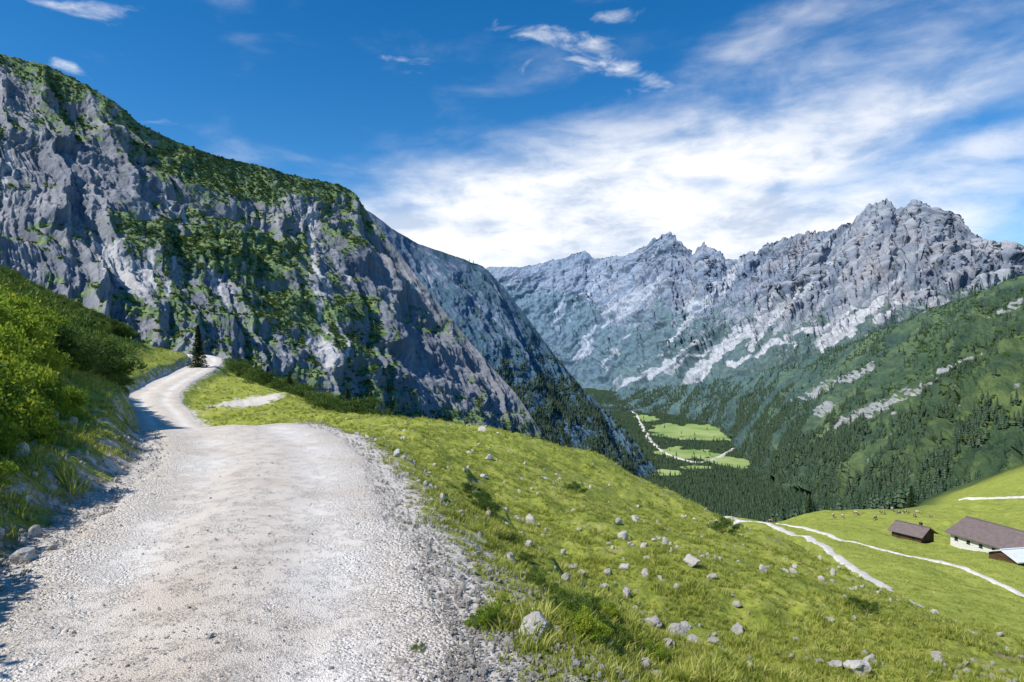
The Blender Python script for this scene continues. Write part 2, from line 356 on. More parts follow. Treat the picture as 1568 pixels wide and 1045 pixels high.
# big rocky mountain on the left
RID1=[(-350,40,760),(-100,72,800),(0,83,850),(40,92,855),(70,98,860),(100,115,865),(130,130,870),(175,155,880),(215,190,900),(260,213,930),(330,238,970),(400,255,1010),(470,273,1050),(520,283,1080),(545,298,1090),(562,325,1088),(590,362,1075),(640,425,1050),(680,475,1030),(740,548,1000),(790,603,980),(820,648,960),(845,690,950),(900,780,940)]
FT1=[(-350,480,360),(0,500,400),(200,545,430),(400,625,480),(600,700,600),(750,740,750),(900,860,880)]
def veg1(PX,v,h,h2,sl,V):
    py=scr_py(V); big=fbm(V[...,0]/110,V[...,2]/70,4,5)
    a=.395+.5*(sl-.55)+big*.50+.28*fbm(PX/22,py/14,8,4)
    a+=(.42*np.exp(-(np.abs(v)/.08)**2)*sm(100,230,PX)+.25*np.exp(-(np.abs(v)/.12)**2)*sm(200,50,PX))*sm(590,540,PX)
    a+=blobs(PX,py,[(360,340,190,80),(400,290,130,25),(380,400,60,20),(80,140,60,40),(250,250,60,30)],.24)
    a+=.34*np.exp(-((PX-520)/160)**2-((py-570)/60)**2)+.20*sm(580,660,py)
    a-=blobs(PX,py,[(130,270,130,70),(330,470,80,50),(650,550,60,90),(720,600,60,50),(600,440,45,80),(780,620,40,40)],.32)
    return a
def scr1(PX,v,h,h2,sl,V):
    py=scr_py(V); a=.04+np.clip(.35-h,0,1)*.28+fbm((PX-.35*py)/16,py/120,2,5)*.45
    a+=blobs(PX,py,[(180,390,60,40),(215,420,40,30),(350,440,30,70),(500,460,25,90),(480,330,20,50),(490,540,80,20),(20,250,25,40),(640,440,50,12)],.30)
    wob=6*fbm(PX/18,py/18,6,4)
    a+=chutes(PX+wob,py+wob,[(215,240,300,360,6),(250,300,320,420,5),(470,310,500,560,5),(150,370,215,450,9),(290,300,250,460,4),(540,380,520,560,4),(15,200,5,300,5),(600,420,680,470,4),(320,400,360,500,7),(235,350,225,440,5),(190,360,160,420,5),(570,330,620,400,4)],.42)
    a-=.3*sm(560,640,PX)
    return a
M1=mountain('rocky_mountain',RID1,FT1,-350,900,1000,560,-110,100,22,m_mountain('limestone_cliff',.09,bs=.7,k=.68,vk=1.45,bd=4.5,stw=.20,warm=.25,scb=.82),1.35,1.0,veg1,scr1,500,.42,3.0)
RID2=[(250,290,2000),(450,300,2150),(545,312,2170),(575,330,2190),(600,350,2200),(640,372,2250),(700,393,2300),(740,408,2350),(770,438,2350),(810,490,2330),(850,545,2300),(890,592,2250),(920,622,2200),(960,660,2150),(990,700,2080),(1030,750,2000)]
FT2=[(250,700,1300),(600,740,1400),(800,740,1500),(900,748,1650),(1030,800,1850)]
def veg2(PX,v,h,h2,sl,V):
    py=scr_py(V); return .54+.5*(sl-.6)+fbm(V[...,0]/200,V[...,2]/90,4,5)*.40+.45*sm(500,600,py)-.40*np.exp(-((PX-600)/45)**2-((py-380)/35)**2)
def scr2(PX,v,h,h2,sl,V):
    py=scr_py(V); return .06+np.clip(.3-h,0,1)*.3+fbm((PX-.5*py)/14,py/90,2,4)*.35+chutes(PX,py,[(590,350,660,430,6),(620,370,700,410,3),(660,410,740,470,4),(700,430,790,520,3)],.45)
M2=mountain('forested_mountain',RID2,FT2,250,1030,620,340,-120,150,30,m_mountain('far_cliff',.62,bs=1.4,k=.70,vk=.85,bd=4,haze_col=(.085,.175,.30),scb=.85,vb=1.6),1.25,1.0,veg2,scr2,900)
# far range
RID3=[(640,440,8200),(700,428,8000),(750,409,7800),(800,410,7600),(840,400,7400),(870,394,7300),(895,384,7200),(915,398,7100),(940,394,6900),(960,392,6700),(985,378,6500),(1003,367,6400),(1028,355,6200),(1045,374,6100),(1060,391,6000),(1078,372,5900),(1095,385,5800),(1110,395,5750),(1130,398,5600),(1150,386,5500),(1160,388,5450),(1175,375,5400),(1200,366,5200),(1230,358,5100),(1260,355,5000),(1285,350,4900),(1305,342,4800),(1318,325,4750),(1333,314,4700),(1360,307,4600),(1372,319,4550),(1388,320,4500),(1400,311,4450),(1415,314,4400),(1440,330,4300),(1465,333,4200),(1480,346,4100),(1500,366,4000),(1520,374,3900),(1540,376,3800),(1558,392,3750),(1570,410,3700),(1640,440,3500),(1850,470,3200)]
FT3=[(640,640,6500),(800,625,6000),(900,606,5600),(1020,610,4800),(1150,605,3900),(1300,575,3300),(1568,480,2500),(1850,500,2100)]
def veg3(PX,v,h,h2,sl,V):
    py=scr_py(V); ln=np.interp(PX,[640,800,900,1000,1150,1300,1450,1568,1700],[440,450,468,480,488,488,455,440,440])
    return .10+.78*sm(-60,45,py-ln)+.30*(sl-.6)+fbm(PX/40,py/40,4,5)*.30+.10*sm(1000,850,PX)
def scr3(PX,v,h,h2,sl,V):
    py=scr_py(V); a=.00+np.clip(.45-h,0,1)*.12
    q=(PX+ .95*(py-400)); a+=fbm(q/12,py/260,2,5)*.58*sm(400,450,py)*sm(780,880,PX)
    wob=6*fbm(PX/22,py/22,6,3)
    a+=chutes(PX+wob,py+wob,[(1285,405,1030,598,9),(1230,430,1150,530,7),(1120,430,1060,470,14),(1345,460,1260,530,10),(1010,430,950,475,15),(940,470,885,545,10),(1180,480,1060,580,6),(1370,430,1300,510,6),(1130,395,1105,445,6),(1060,480,1000,580,5),(980,500,920,560,6),(1250,490,1120,560,5),(1420,440,1350,490,5),(930,420,900,455,6),(870,440,850,500,5),(1090,520,960,590,4),(1310,470,1200,540,5),(1200,450,1160,480,4),(1160,500,1020,570,4)],.90)
    return a-.3*sm(590,610,py)
M3=mountain('mountain_range',RID3,FT3,640,1850,1300,460,330,360,155,m_mountain('high_limestone',.20,bs=2.6,warm=.7,k=.80,vk=.90,bd=6,haze_col=(.22,.35,.55),stw=.35,far=(3300,7300,.54),vb=1.7,scb=.95),1.2,1.2,veg3,scr3,2500,.38,2.2,7,.35)
# green spur on the right
RID4=[(900,604,4800),(1020,592,4000),(1100,582,3500),(1150,572,3200),(1220,553,2700),(1300,526,2300),(1370,496,1950),(1440,467,1750),(1500,447,1600),(1568,421,1500),(1700,370,1400),(1850,320,1300)]
FT4=[(900,627,3950),(1020,634,3700),(1100,655,3150),(1130,690,2450),(1200,742,1600),(1300,775,1050),(1450,772,680),(1568,730,560),(1850,700,450)]
def veg4(PX,v,h,h2,sl,V):
    py=scr_py(V); a=.85+.2*fbm(PX/30,py/20,2,3); bb=0
    for cx,cy,ax,ay in [(1250,597,34,8),(1320,568,38,7),(1300,640,40,7),(1350,620,42,8),(1262,628,16,8),(1545,470,28,5),(1390,480,16,4),(1400,600,30,4),(1460,560,40,3)]:
        bb=bb+np.exp(-((PX-cx)/ax)**2-((py-cy+ (PX-cx)*.5)/ay)**2)
    return a-bb*(.80+1.6*fbm(PX/7,py/5,3,4))
def scr4(PX,v,h,h2,sl,V): return .2+0*PX
def m_spur():
    N=NT('spur_slope'); p=N.pos(); veg=N.attr('veg'); n2=N.noise(p,.03,8,.65); n1=N.noise(p,.006,8,.6); n3=N.noise(p,.12,6,.7)
    c=N.ramp(N.add(N.mul(n1,.5),N.mul(n2,.5)),[(.38,(.04,.075,.034)),(.50,(.085,.14,.05)),(.60,(.18,.245,.07)),(.7,(.26,.31,.10))])
    r=N.ramp(n3,[(.35,(.32,.32,.31)),(.6,(.62,.61,.58))])
    c=N.mix(N.ss(N.add(veg,N.mul(N.sub(n2,.5),1.9)),.28,.5),r,c)
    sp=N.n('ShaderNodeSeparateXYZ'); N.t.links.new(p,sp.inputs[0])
    c=N.mix(N.ss(sp.outputs[1],600,3800,.07,.50),c,(.12,.21,.32))  # distance haze mixed into the slope colour, bluer with world Y
    return N.out(c,.95,N.bump(N.add(n2,N.mul(n3,.4)),12),spec=.03)
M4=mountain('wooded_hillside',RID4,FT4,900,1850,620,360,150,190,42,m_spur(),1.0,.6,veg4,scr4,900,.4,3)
# ---------------------------------------------------------------- scatter
def make_coll(name,obs):
    c=bpy.data.collections.new(name)
    for o in obs: c.objects.link(o)
    return c
def scatter(name,coll,pts,scale,rot,idx):
    me=bpy.data.meshes.new(name); me.vertices.add(len(pts)); me.vertices.foreach_set('co',np.ascontiguousarray(pts,dtype=np.float32).ravel())
    a=me.attributes.new('sc','FLOAT','POINT'); a.data.foreach_set('value',np.asarray(scale,dtype=np.float32))
    a=me.attributes.new('rt','FLOAT_VECTOR','POINT'); a.data.foreach_set('vector',np.ascontiguousarray(rot,dtype=np.float32).ravel())
    a=me.attributes.new('ix','INT','POINT'); a.data.foreach_set('value',np.asarray(idx,dtype=np.int32))
    ob=bpy.data.objects.new(name,me); COL.objects.link(ob)
    ng=bpy.data.node_groups.new(name+'_nodes','GeometryNodeTree')
    ng.interface.new_socket('Geometry',in_out='INPUT',socket_type='NodeSocketGeometry'); ng.interface.new_socket('Geometry',in_out='OUTPUT',socket_type='NodeSocketGeometry')
    N=ng.nodes; L=ng.links; gi=N.new('NodeGroupInput'); go=N.new('NodeGroupOutput')
    ip=N.new('GeometryNodeInstanceOnPoints'); ci=N.new('GeometryNodeCollectionInfo'); ci.inputs['Collection'].default_value=coll
    ci.inputs['Separate Children'].default_value=True; ci.inputs['Reset Children'].default_value=True
    def na(nm,dt):
        x=N.new('GeometryNodeInputNamedAttribute'); x.data_type=dt; x.inputs['Name'].default_value=nm
        return [o for o in x.outputs if o.enabled and o.name=='Attribute'][0]
    e=N.new('FunctionNodeEulerToRotation'); L.new(na('rt','FLOAT_VECTOR'),e.inputs[0])
    L.new(gi.outputs[0],ip.inputs['Points']); L.new(ci.outputs[0],ip.inputs['Instance']); ip.inputs['Pick Instance'].default_value=True
    L.new(na('ix','INT'),ip.inputs['Instance Index']); L.new(e.outputs[0],ip.inputs['Rotation']); L.new(na('sc','FLOAT'),ip.inputs['Scale'])
    L.new(ip.outputs[0],go.inputs[0])
    md=ob.modifiers.new('scatter','NODES'); md.node_group=ng
    return ob
def rz(n_,tilt=.0):
    return np.stack([rng.normal(0,tilt,n_) if tilt else np.zeros(n_),rng.normal(0,tilt,n_) if tilt else np.zeros(n_),rng.uniform(0,6.28,n_)],-1)
def quads(c,d,nrm,ln,wd):
    s=np.cross(d,nrm); s/=np.linalg.norm(s,axis=1)[:,None]+1e-9
    ln=np.asarray(ln).reshape(-1,1);wd=np.asarray(wd).reshape(-1,1)
    v=np.stack([c-d*ln*.5,c+s*wd*.5,c+d*ln*.5,c-s*wd*.5],1)
    return v.reshape(-1,3),np.arange(len(c)*4).reshape(-1,4)
def unit(a): return a/(np.linalg.norm(a,axis=-1,keepdims=True)+1e-9)
def tube(p0,p1,r0,r1,k=6):
    d=unit(np.array(p1)-p0); a=unit(np.cross(d,[.3,.9,.2])); b=np.cross(d,a); t=np.linspace(0,2*np.pi,k,endpoint=False)
    ring=np.cos(t)[:,None]*a+np.sin(t)[:,None]*b
    v=np.concatenate([np.array(p0)+ring*r0,np.array(p1)+ring*r1]); i=np.arange(k)
    return v,np.stack([i,(i+1)%k,(i+1)%k+k,i+k],-1)
def join(parts):
    V=[];Fa=[];Mi=[];T=[];o=0
    for v,f,m,t in parts:
        V.append(v);Fa.append(f+o);Mi.append(np.full(len(f),m));T.append(np.broadcast_to(t,len(v)) if np.ndim(t)==0 else t);o+=len(v)
    return np.concatenate(V),np.concatenate(Fa),np.concatenate(Mi),np.concatenate(T)
def shrub(name,nleaf,ncl,ls,lw,mat,seedk,flat=.8,outw=.6):
    r=np.random.default_rng(seedk)
    cc=unit(r.normal(size=(ncl,3))); cc[:,2]=np.abs(cc[:,2]); cc*=r.uniform(.45,1.0,(ncl,1)); cc[:,2]*=flat
    cr_=r.uniform(.15,.33,ncl); ct=r.uniform(0,1,ncl)
    w=r.integers(0,ncl,nleaf); o=unit(r.normal(size=(nleaf,3))); o[:,2]=np.where(o[:,2]<-.3,-o[:,2],o[:,2])
    rad=cr_[w]*r.uniform(.55,1.15,nleaf)
    c=cc[w]+o*rad[:,None]; c[:,2]=np.maximum(c[:,2],-.1)
    d=unit(o*outw+r.normal(size=o.shape)*.6+[0,0,.25]); nn=unit(o+r.normal(size=o.shape)*.55)
    v,f=quads(c,d,nn,ls*r.uniform(.6,1.3,nleaf),lw*r.uniform(.6,1.3,nleaf))
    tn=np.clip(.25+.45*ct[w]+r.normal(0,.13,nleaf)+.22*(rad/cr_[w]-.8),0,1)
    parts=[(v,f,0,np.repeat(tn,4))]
    for i in range(min(ncl,16)):
        a,b=tube(np.array([0,0,-.15]),cc[i],.022,.006,5); parts.append((a,b,1,.3))
    V,Fa,Mi,Tt=join(parts)
    return mesh_np(name,V,Fa,None,False,dict(tint=Tt),False,[mat,M_bark],Mi)
def spruce_far(name,seed,seg=11,tiers=7):
    r=np.random.default_rng(seed); parts=[]
    a,b=tube(np.array([0,0,-.05]),np.array([0,0,.5]),.018,.01,5); parts.append((a,b,1,.2))
    for i in range(tiers):
        t=i/tiers; z0=.10+.86*t; R=.19*(1-t)**.85+.012; dz=.19*(1-t*.5)
        an=np.linspace(0,2*np.pi,seg,endpoint=False)+r.uniform(0,1); rad=R*r.uniform(.5,1.2,seg); 
        bot=np.stack([np.cos(an)*rad,np.sin(an)*rad,np.full(seg,z0)-.05*rad/R*(1-t)+r.normal(0,.008,seg)],-1)
        top=np.stack([np.cos(an)*.01,np.sin(an)*.01,np.full(seg,min(1.0,z0+dz))],-1)
        j=np.arange(seg); parts.append((np.concatenate([bot,top]),np.stack([j,(j+1)%seg,(j+1)%seg+seg,j+seg],-1),0,np.concatenate([np.clip(.55+r.normal(0,.2,seg),0,1),np.full(seg,.2)])))
    V,Fa,Mi,Tt=join(parts)
    return mesh_np(name,V,Fa,None,False,dict(tint=Tt),False,[M_spruce_far,M_bark],Mi)
def spruce_near(name,seed,link=False):
    r=np.random.default_rng(seed); parts=[]
    a,b=tube(np.array([0,0,-.06]),np.array([0,0,.98]),.022,.003,8); parts.append((a,b,1,.2))
    C=[];Dd=[];T=[]
    for i in range(170):
        z=.06+.93*(i/170); L=.27*(1-z)**.85*r.uniform(.65,1.12)+.01; an=i*2.4+r.uniform(-.4,.4)
        dr=np.array([math.cos(an),math.sin(an),0]); k=int(14+46*L/.27); u=r.uniform(.12,1,k)
        pt=dr*(u*L)[:,None]+np.array([0,0,1])*(z-.22*L*u+.10*L*u*u)[:,None]
        side=np.array([-dr[1],dr[0],0]); w=r.uniform(-1,1,k); pt=pt+side*(w*L*.28*(1.1-u))[:,None]+np.array([0,0,-1])*(np.abs(r.normal(0,.012,k)))[:,None]
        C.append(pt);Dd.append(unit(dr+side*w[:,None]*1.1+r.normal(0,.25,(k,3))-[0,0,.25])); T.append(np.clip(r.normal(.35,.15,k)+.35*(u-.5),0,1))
        q,f=tube(np.array([0,0,z]),dr*L*.9+np.array([0,0,z-.14*L]),.004,.001,4); parts.append((q,f,1,.2))
    C=np.concatenate(C);Dd=np.concatenate(Dd);T=np.concatenate(T)
    nn=unit(r.normal(size=C.shape)*.5+[0,0,1]); v,f=quads(C,Dd,nn,r.uniform(.03,.06,len(C)),r.uniform(.012,.022,len(C)))
    parts.append((v,f,0,np.repeat(T,4))); V,Fa,Mi,Tt=join(parts)
    return mesh_np(name,V,Fa,None,False,dict(tint=Tt),link,[M_spruce,M_bark],Mi)
def tuft(name,seed,nb=26,hgt=1.0,spread=.75):
    r=np.random.default_rng(seed); V=[];Fc=[];T=[]
    for i in range(nb):
        a=r.uniform(0,6.28); b0=np.array([math.cos(a),math.sin(a),0])*r.uniform(0,spread*.8); h=hgt*r.uniform(.45,1.1); ln=np.array([math.cos(a+r.normal(0,.8)),math.sin(a+r.normal(0,.8)),0])*h*r.uniform(.2,.75)
        s=np.array([math.sin(a+1.),math.cos(a+1.),0])*r.uniform(.025,.05); o=len(V)*1
        t=r.uniform(0,1)
        for k,(u,wd) in enumerate([(0,1),(.5,.8),(1,.12)]):
            c=b0+np.array([0,0,h*(u-.12*u*u)-.08])+ln*u*u; V+= [c-s*wd,c+s*wd]; T+=[np.clip(t*.75+u*.25,0,1)]*2
        Fc+=[[o,o+1,o+3,o+2],[o+2,o+3,o+5,o+4]]
    return mesh_np(name,np.array(V),np.array(Fc),M_grass,False,dict(tint=np.array(T)),False)
def rock(name,seed,sub=3,link=False):
    import bmesh
    r=np.random.default_rng(seed); bm=bmesh.new(); bmesh.ops.create_icosphere(bm,subdivisions=sub,radius=.5)
    me=bpy.data.meshes.new(name); bm.to_mesh(me); bm.free()
    v=np.empty(len(me.vertices)*3,np.float32); me.vertices.foreach_get('co',v); v=v.reshape(-1,3)
    for i in range(9):
        d=unit(r.normal(size=3)); k=r.uniform(.24,.42); e=v@d; v=v-np.maximum(e-k,0)[:,None]*d*.92
    v=v*(1+.22*fbm(v[:,0]*3+seed,v[:,1]*3,v[:,2]*3,3))[:,None]*[1.15,.9,.7]
    me.vertices.foreach_set('co',v.astype(np.float32).ravel()); me.materials.append(M_rock)
    me.polygons.foreach_set('use_smooth',np.zeros(len(me.polygons),bool)); me.update()
    ob=bpy.data.objects.new(name,me)
    if link: COL.objects.link(ob)
    return ob
C_far=make_coll('conifer_kinds',[spruce_far('conifer_kind_%d'%i,i) for i in range(5)])
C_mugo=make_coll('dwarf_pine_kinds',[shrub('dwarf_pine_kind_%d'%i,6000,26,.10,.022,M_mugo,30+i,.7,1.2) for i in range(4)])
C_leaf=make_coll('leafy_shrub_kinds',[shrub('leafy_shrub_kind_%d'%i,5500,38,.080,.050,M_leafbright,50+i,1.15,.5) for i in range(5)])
C_mfar=make_coll('far_shrub_kinds',[shrub('far_shrub_kind_%d'%i,160,9,.38,.26,M_mugo,70+i,.6,.4) for i in range(4)])
C_tuft=make_coll('grass_tuft_kinds',[tuft('grass_tuft_kind_%d'%i,90+i) for i in range(6)])
C_rock=make_coll('stone_kinds',[rock('stone_kind_%d'%i,110+i,2) for i in range(6)])
def on_grid(M,prob,N_):
    V=M['V']; a=np.linalg.norm(np.cross(V[1:,:-1]-V[:-1,:-1],V[:-1,1:]-V[:-1,:-1]),axis=-1)
    w=(a*prob[:-1,:-1]).ravel(); w/=w.sum(); k=rng.choice(len(w),N_,p=w); i,j=np.divmod(k,V.shape[1]-1)
    u=rng.random((N_,1));t=rng.random((N_,1))
    return V[i,j]*(1-u)*(1-t)+V[i+1,j]*u*(1-t)+V[i,j+1]*(1-u)*t+V[i+1,j+1]*u*t
pts=[];scl=[]
PXs,vs=M4['PX'],M4['vv']; py4=scr_py(M4['V']); V4=M4['V']
fn=fbm(V4[...,0]/130,V4[...,1]/130,0,4)
line=np.interp(PXs,[900,1130,1250,1400,1568,1850],[600,610,655,670,640,600])
pr=(sm(-60,30,py4-line)*sm(-.35,.15,fn)+.10*sm(-.1,.3,fn)+.02)*(vs>=0)*(M4['veg']>.6)
pr*=1-.85*np.exp(-((py4-(790-.45*(PXs-1150)-30*fn)+0)/9)**2)
p=on_grid(M4,pr,26000); pts.append(p); scl.append(rng.uniform(9,19,len(p)))
py2=scr_py(M2['V']); pr=(sm(520,640,py2)*sm(-.4,.1,fbm(M2['V'][...,0]/100,M2['V'][...,2]/60,0,4))+.05*(M2['veg']>.5))*(M2['vv']>=0)*(M2['vv']<=1)*(M2['PX']>700)
p=on_grid(M2,pr,9000); pts.append(p); scl.append(rng.uniform(10,18,len(p)))
q=rng.uniform(0,1,60000); Yq=np.exp(q*(math.log(4200)-math.log(340))+math.log(340)); pxq=rng.uniform(780,1500,len(q)); Xq=(pxq-784)/F*Yq
keep=rng.random(len(q))<np.minimum(1,(Yq/2500)**2*1.0+.12)
md=np.zeros(len(q)); nq=fbm(Xq/90,Yq/90,0,4)*.5
for (mx,my,ax,ay) in MEAD: md=np.maximum(md,(np.hypot((Xq-mx)/ax,(Yq-my)/ay)+nq<1.0))
rvp=catmull(np.array([((a-784)/F*(395*F/(b-522)),395*F/(b-522),0) for a,b in rv]),6)
dr=np.min(np.hypot(Xq[:,None]-rvp[None,:,0],Yq[:,None]-rvp[None,:,1]),axis=1)
keep&=((md<.5)|(rng.random(len(q))<.02))&(dr>18)&~((pxq>1400)&(Yq<600))&~((pxq>1200)&(Yq>1500))
Xq=Xq[keep];Yq=Yq[keep]; p=np.stack([Xq,Yq,H(Xq,Yq)-.3],-1); pts.append(p); scl.append(rng.uniform(9,18,len(p)))
py1=scr_py(M1['V']); pr=(sm(560,640,py1)+.15*sm(.5,.8,M1['veg']))*(M1['vv']>.02)*(M1['PX']>300)*(M1['veg']>.3)
p=on_grid(M1,pr,1200); pts.append(p); scl.append(rng.uniform(3,7,len(p)))
pts=np.concatenate(pts);scl=np.concatenate(scl)
scatter('conifer_forest',C_far,pts,scl,rz(len(pts),.03),rng.integers(0,5,len(pts)))
p1=on_grid(M1,np.clip(M1['veg']-.38,0,.6)*(M1['vv']>-.1),14000); s1=rng.uniform(1.2,2.8,len(p1))
p4=on_grid(M4,(M4['vv']>=0)*(M4['veg']>.6)*sm(-.1,.3,fn+0*vs),9000); s4=rng.uniform(2,5,len(p4))
pa=np.concatenate([p1,p4]);sa=np.concatenate([s1,s4])
scatter('mountain_scrub',C_mfar,pa,sa,rz(len(pa),.1),rng.integers(0,4,len(pa)))
# --- near grass
def polar(N_,r0,r1,a0,a1,pw=1.0):
    u=rng.random(N_)**pw; r=r0*(r1/r0)**u; a=np.radians(rng.uniform(a0,a1,N_)); return r*np.sin(a),r*np.cos(a)
gx_,gy_=polar(135000,2.6,110,-46,46,1.2)
d,_,sd=road_info(gx_,gy_); dens=fbm(gx_/1.5,gy_/1.5,0,3)
tt,ws=scarp(gx_,gy_)
k=(d>np.where(sd<0,1.85,1.65)+rng.random(len(d))*.9)&(rng.random(len(d))<.58+dens)&(np.hypot(gx_+20.5,(gy_-53)*.55)>2.6)&~((ws>.3)&(np.abs(tt-.14)<.12)&(rng.random(len(d))<.8))
gx_,gy_=gx_[k],gy_[k]; r=np.hypot(gx_,gy_); gz_=H(gx_,gy_)
sc=np.where(sd[k]<0,1.5,1.0)*rng.uniform(.03,.08,len(r))*(1+sm(8,60,r)*1.3)*(1+1.3*np.clip(fbm(gx_/.8,gy_/.8,20,2),0,1))
scatter('meadow_grass',C_tuft,np.stack([gx_,gy_,gz_],-1),sc,rz(len(r),.2),rng.integers(0,6,len(r)))
gx_,gy_=polar(16000,70,330,8,44); gz_=H(gx_,gy_); scatter('pasture_grass',C_tuft,np.stack([gx_,gy_,gz_],-1),rng.uniform(.15,.32,len(gx_)),rz(len(gx_),.1),rng.integers(0,6,len(gx_)))
# --- gravel
gx_,gy_=polar(130000,2.6,30,-46,12); d,_,sd=road_info(gx_,gy_); e=rng.random(len(d)); pat=fbm(gx_/1.1,gy_/1.1,30,3)
k=((d<1.6)&(e<.12+.25*np.clip(pat,0,1)+.45*sm(.9,1.5,d)-.10*np.exp(-((d-.8)/.3)**2)))|((d>=1.6)&(d<2.9)&(e<.34*(1-sm(1.6,2.8,d))))
gx_,gy_=gx_[k],gy_[k]; r=np.hypot(gx_,gy_); dd=d[k]
ss_=rng.lognormal(-4.4,.45,len(r))*(1+.5*sm(1.0,1.8,dd))*(1+sm(8,30,r)*.8)
scatter('gravel_stones',C_rock,np.stack([gx_,gy_,H(gx_,gy_)+.018],-1),ss_,rng.uniform(0,6.28,(len(r),3)),rng.integers(0,6,len(r)))
# --- scattered rocks on meadow
gx_,gy_=polar(6500,4,32,-14,42); d,_,sd=road_info(gx_,gy_); cl=fbm(gx_/2.6,gy_/2.6,6,3)
k=(d>1.9)&(rng.random(len(d))<sm(.05,.5,cl)*.6+.09+.25*(1-sm(2,4.5,d)))
gx_,gy_=gx_[k],gy_[k]; r=np.hypot(gx_,gy_); ss_=rng.lognormal(-3.0,.55,len(r))*(.6+sm(5,14,r)*.8)
lx,ly=polar(1000,4.5,14,-44,-22); d,_,sd=road_info(lx,ly); k=(d>1.7)&(d<3.0)&(sd<0); lx,ly=lx[k],ly[k]
gx_=np.append(gx_,lx);gy_=np.append(gy_,ly);ss_=np.append(ss_,rng.lognormal(-2.9,.5,len(lx)))
scatter('scattered_rocks',C_rock,np.stack([gx_,gy_,H(gx_,gy_)+ss_*.18],-1),ss_,rng.uniform(0,6.28,(len(ss_),3)),rng.integers(0,6,len(ss_)))
def on_ray(px,py,r0=2.5,r1=140):
    Y=np.exp(np.linspace(math.log(r0),math.log(r1),900)); X=(px-784)/F*Y; Z=(522-py)/F*Y; h=H(X,Y); i=np.argmax(h>=Z) if (h>=Z).any() else -1
    return X[i],Y[i],h[i]
for i,(px,py,s) in enumerate([(1310,1030,.26),(1280,1022,.12),(1130,968,.15),(1060,864,.24),(930,880,.16),(870,872,.14),(955,872,.15),(1092,985,.12),(1000,960,.15),(1035,975,.16),(1060,988,.12),(42,860,.20),(1430,908,.25),(960,912,.12),(1130,930,.12),(990,1000,.11),(1090,888,.13),(1022,990,.10),(1050,960,.11),(925,905,.13)]):
    x,y,z=on_ray(px,py); o=rock('boulder',200+i,3,True); o.location=(x,y,z+s*.2); o.scale=(s,s,s*1.1); o.rotation_euler=(rng.uniform(-.3,.3),rng.uniform(-.3,.3),rng.uniform(0,6))
# --- bank shrubs on the left
L=np.stack([rng.uniform(-24,-3.8,14000),rng.uniform(4.6,26,14000)],-1); d,_,sd=road_info(L[:,0],L[:,1])
mg=2.15+.55*sm(6,8,L[:,1])+.05*np.maximum(0,L[:,1]-7)+.2*(L[:,1]>12)
k=(sd<0)&(d>mg)&(d<9.5)&(np.abs(L[:,0]/L[:,1])<.98); L=L[k][:620]; dk=d[k][:620]; mk=mg[k][:620]
keep=(dk>mk+.7)|(rng.random(len(L))<.55); L=L[keep];dk=dk[keep];mk=mk[keep]
z=H(L[:,0],L[:,1]); s=np.where(dk<mk+.7,rng.uniform(.25,.5,len(L)),rng.uniform(.5,.95,len(L))*(1+.35*sm(1.5,4,dk-mk)))
scatter('leafy_shrubs',C_leaf,np.stack([L[:,0],L[:,1],z-.05],-1),s,rz(len(L),.15),rng.integers(0,5,len(L)))
Ls=np.array([(-4.9,3.0),(-5.3,3.7),(-6.0,4.0),(-5.8,3.3),(-4.7,2.2),(-5.6,2.4),(-4.8,1.2),(-5.7,1.6),(-4.8,.3),(-5.0,4.4)]); zs=H(Ls[:,0],Ls[:,1])
scatter('leafy_shrubs',C_leaf,np.stack([Ls[:,0],Ls[:,1],zs],-1),np.array([1.35,1.0,1.3,1.4,1.4,1.4,1.5,1.5,1.5,.7]),rz(len(Ls),.1),np.arange(len(Ls))%5)
# dwarf pines
L=np.stack([rng.uniform(-80,-8,16000),rng.uniform(15,80,16000)],-1); d,_,sd=road_info(L[:,0],L[:,1]); f=fbm(L[:,0]/9,L[:,1]/9,2,3)
k=(sd<0)&(d>np.where(L[:,1]<45,3.3,7.5))&(f>-.35)&(L[:,0]/L[:,1]>-.95)&((L[:,1]<45)|(L[:,0]<-.56*L[:,1])); L=L[k][:1500]
z=H(L[:,0],L[:,1]); s=rng.uniform(.7,1.6,len(L))
E=[]
for px,Y in [(350,78),(365,76),(380,72),(392,70),(405,66),(415,68),(425,63),(440,60),(452,58),(470,54),(485,50),(500,48),(520,47),(540,46),(372,80),(398,75),(430,70),(460,64),(510,55),(560,45),(590,44),(345,88),(355,84),(410,74),(445,66),(480,60)]:
    E.append(((px-784)/F*Y,Y))
E=np.array(E)+rng.normal(0,.5,(len(E),2)); E[:,1]+=2.5; ze=H(E[:,0],E[:,1])
LL=np.vstack([L,E]); zz=np.append(z,ze); s=np.append(s,rng.uniform(1.2,2.2,len(E)))
scatter('dwarf_pines',C_mugo,np.stack([LL[:,0],LL[:,1],zz],-1),s,rz(len(LL),.12),rng.integers(0,4,len(LL)))
sh=[on_ray(a,b) for a,b in [(868,935),(890,950),(905,935),(850,915),(735,770),(750,785),(720,755),(880,755),(1110,815),(1320,935),(800,860),(930,980),(780,830),(820,890),(640,1000)]]
sh=np.array(sh); scatter('heather_shrubs',C_mugo,sh,np.array([.16,.18,.15,.13,.2,.2,.18,.35,.4,.2,.12,.16,.14,.13,.06]),rz(len(sh),.1),rng.integers(0,4,len(sh)))
sh=np.array([on_ray(a,b) for a,b in [(740,965),(755,958),(875,960),(900,975),(930,950),(1000,1010),(770,940)]]); scatter('alpine_weeds',C_leaf,sh,np.array([.11,.10,.13,.14,.11,.1,.09]),rz(len(sh),.1),rng.integers(0,5,len(sh)))
spr=spruce_near('spruce_tree',5,True); x=(303-784)/F*75; spr.location=(x,75,H(np.array([x]),np.array([75.]))[0]-.2); spr.scale=(4.6,4.6,5.0)
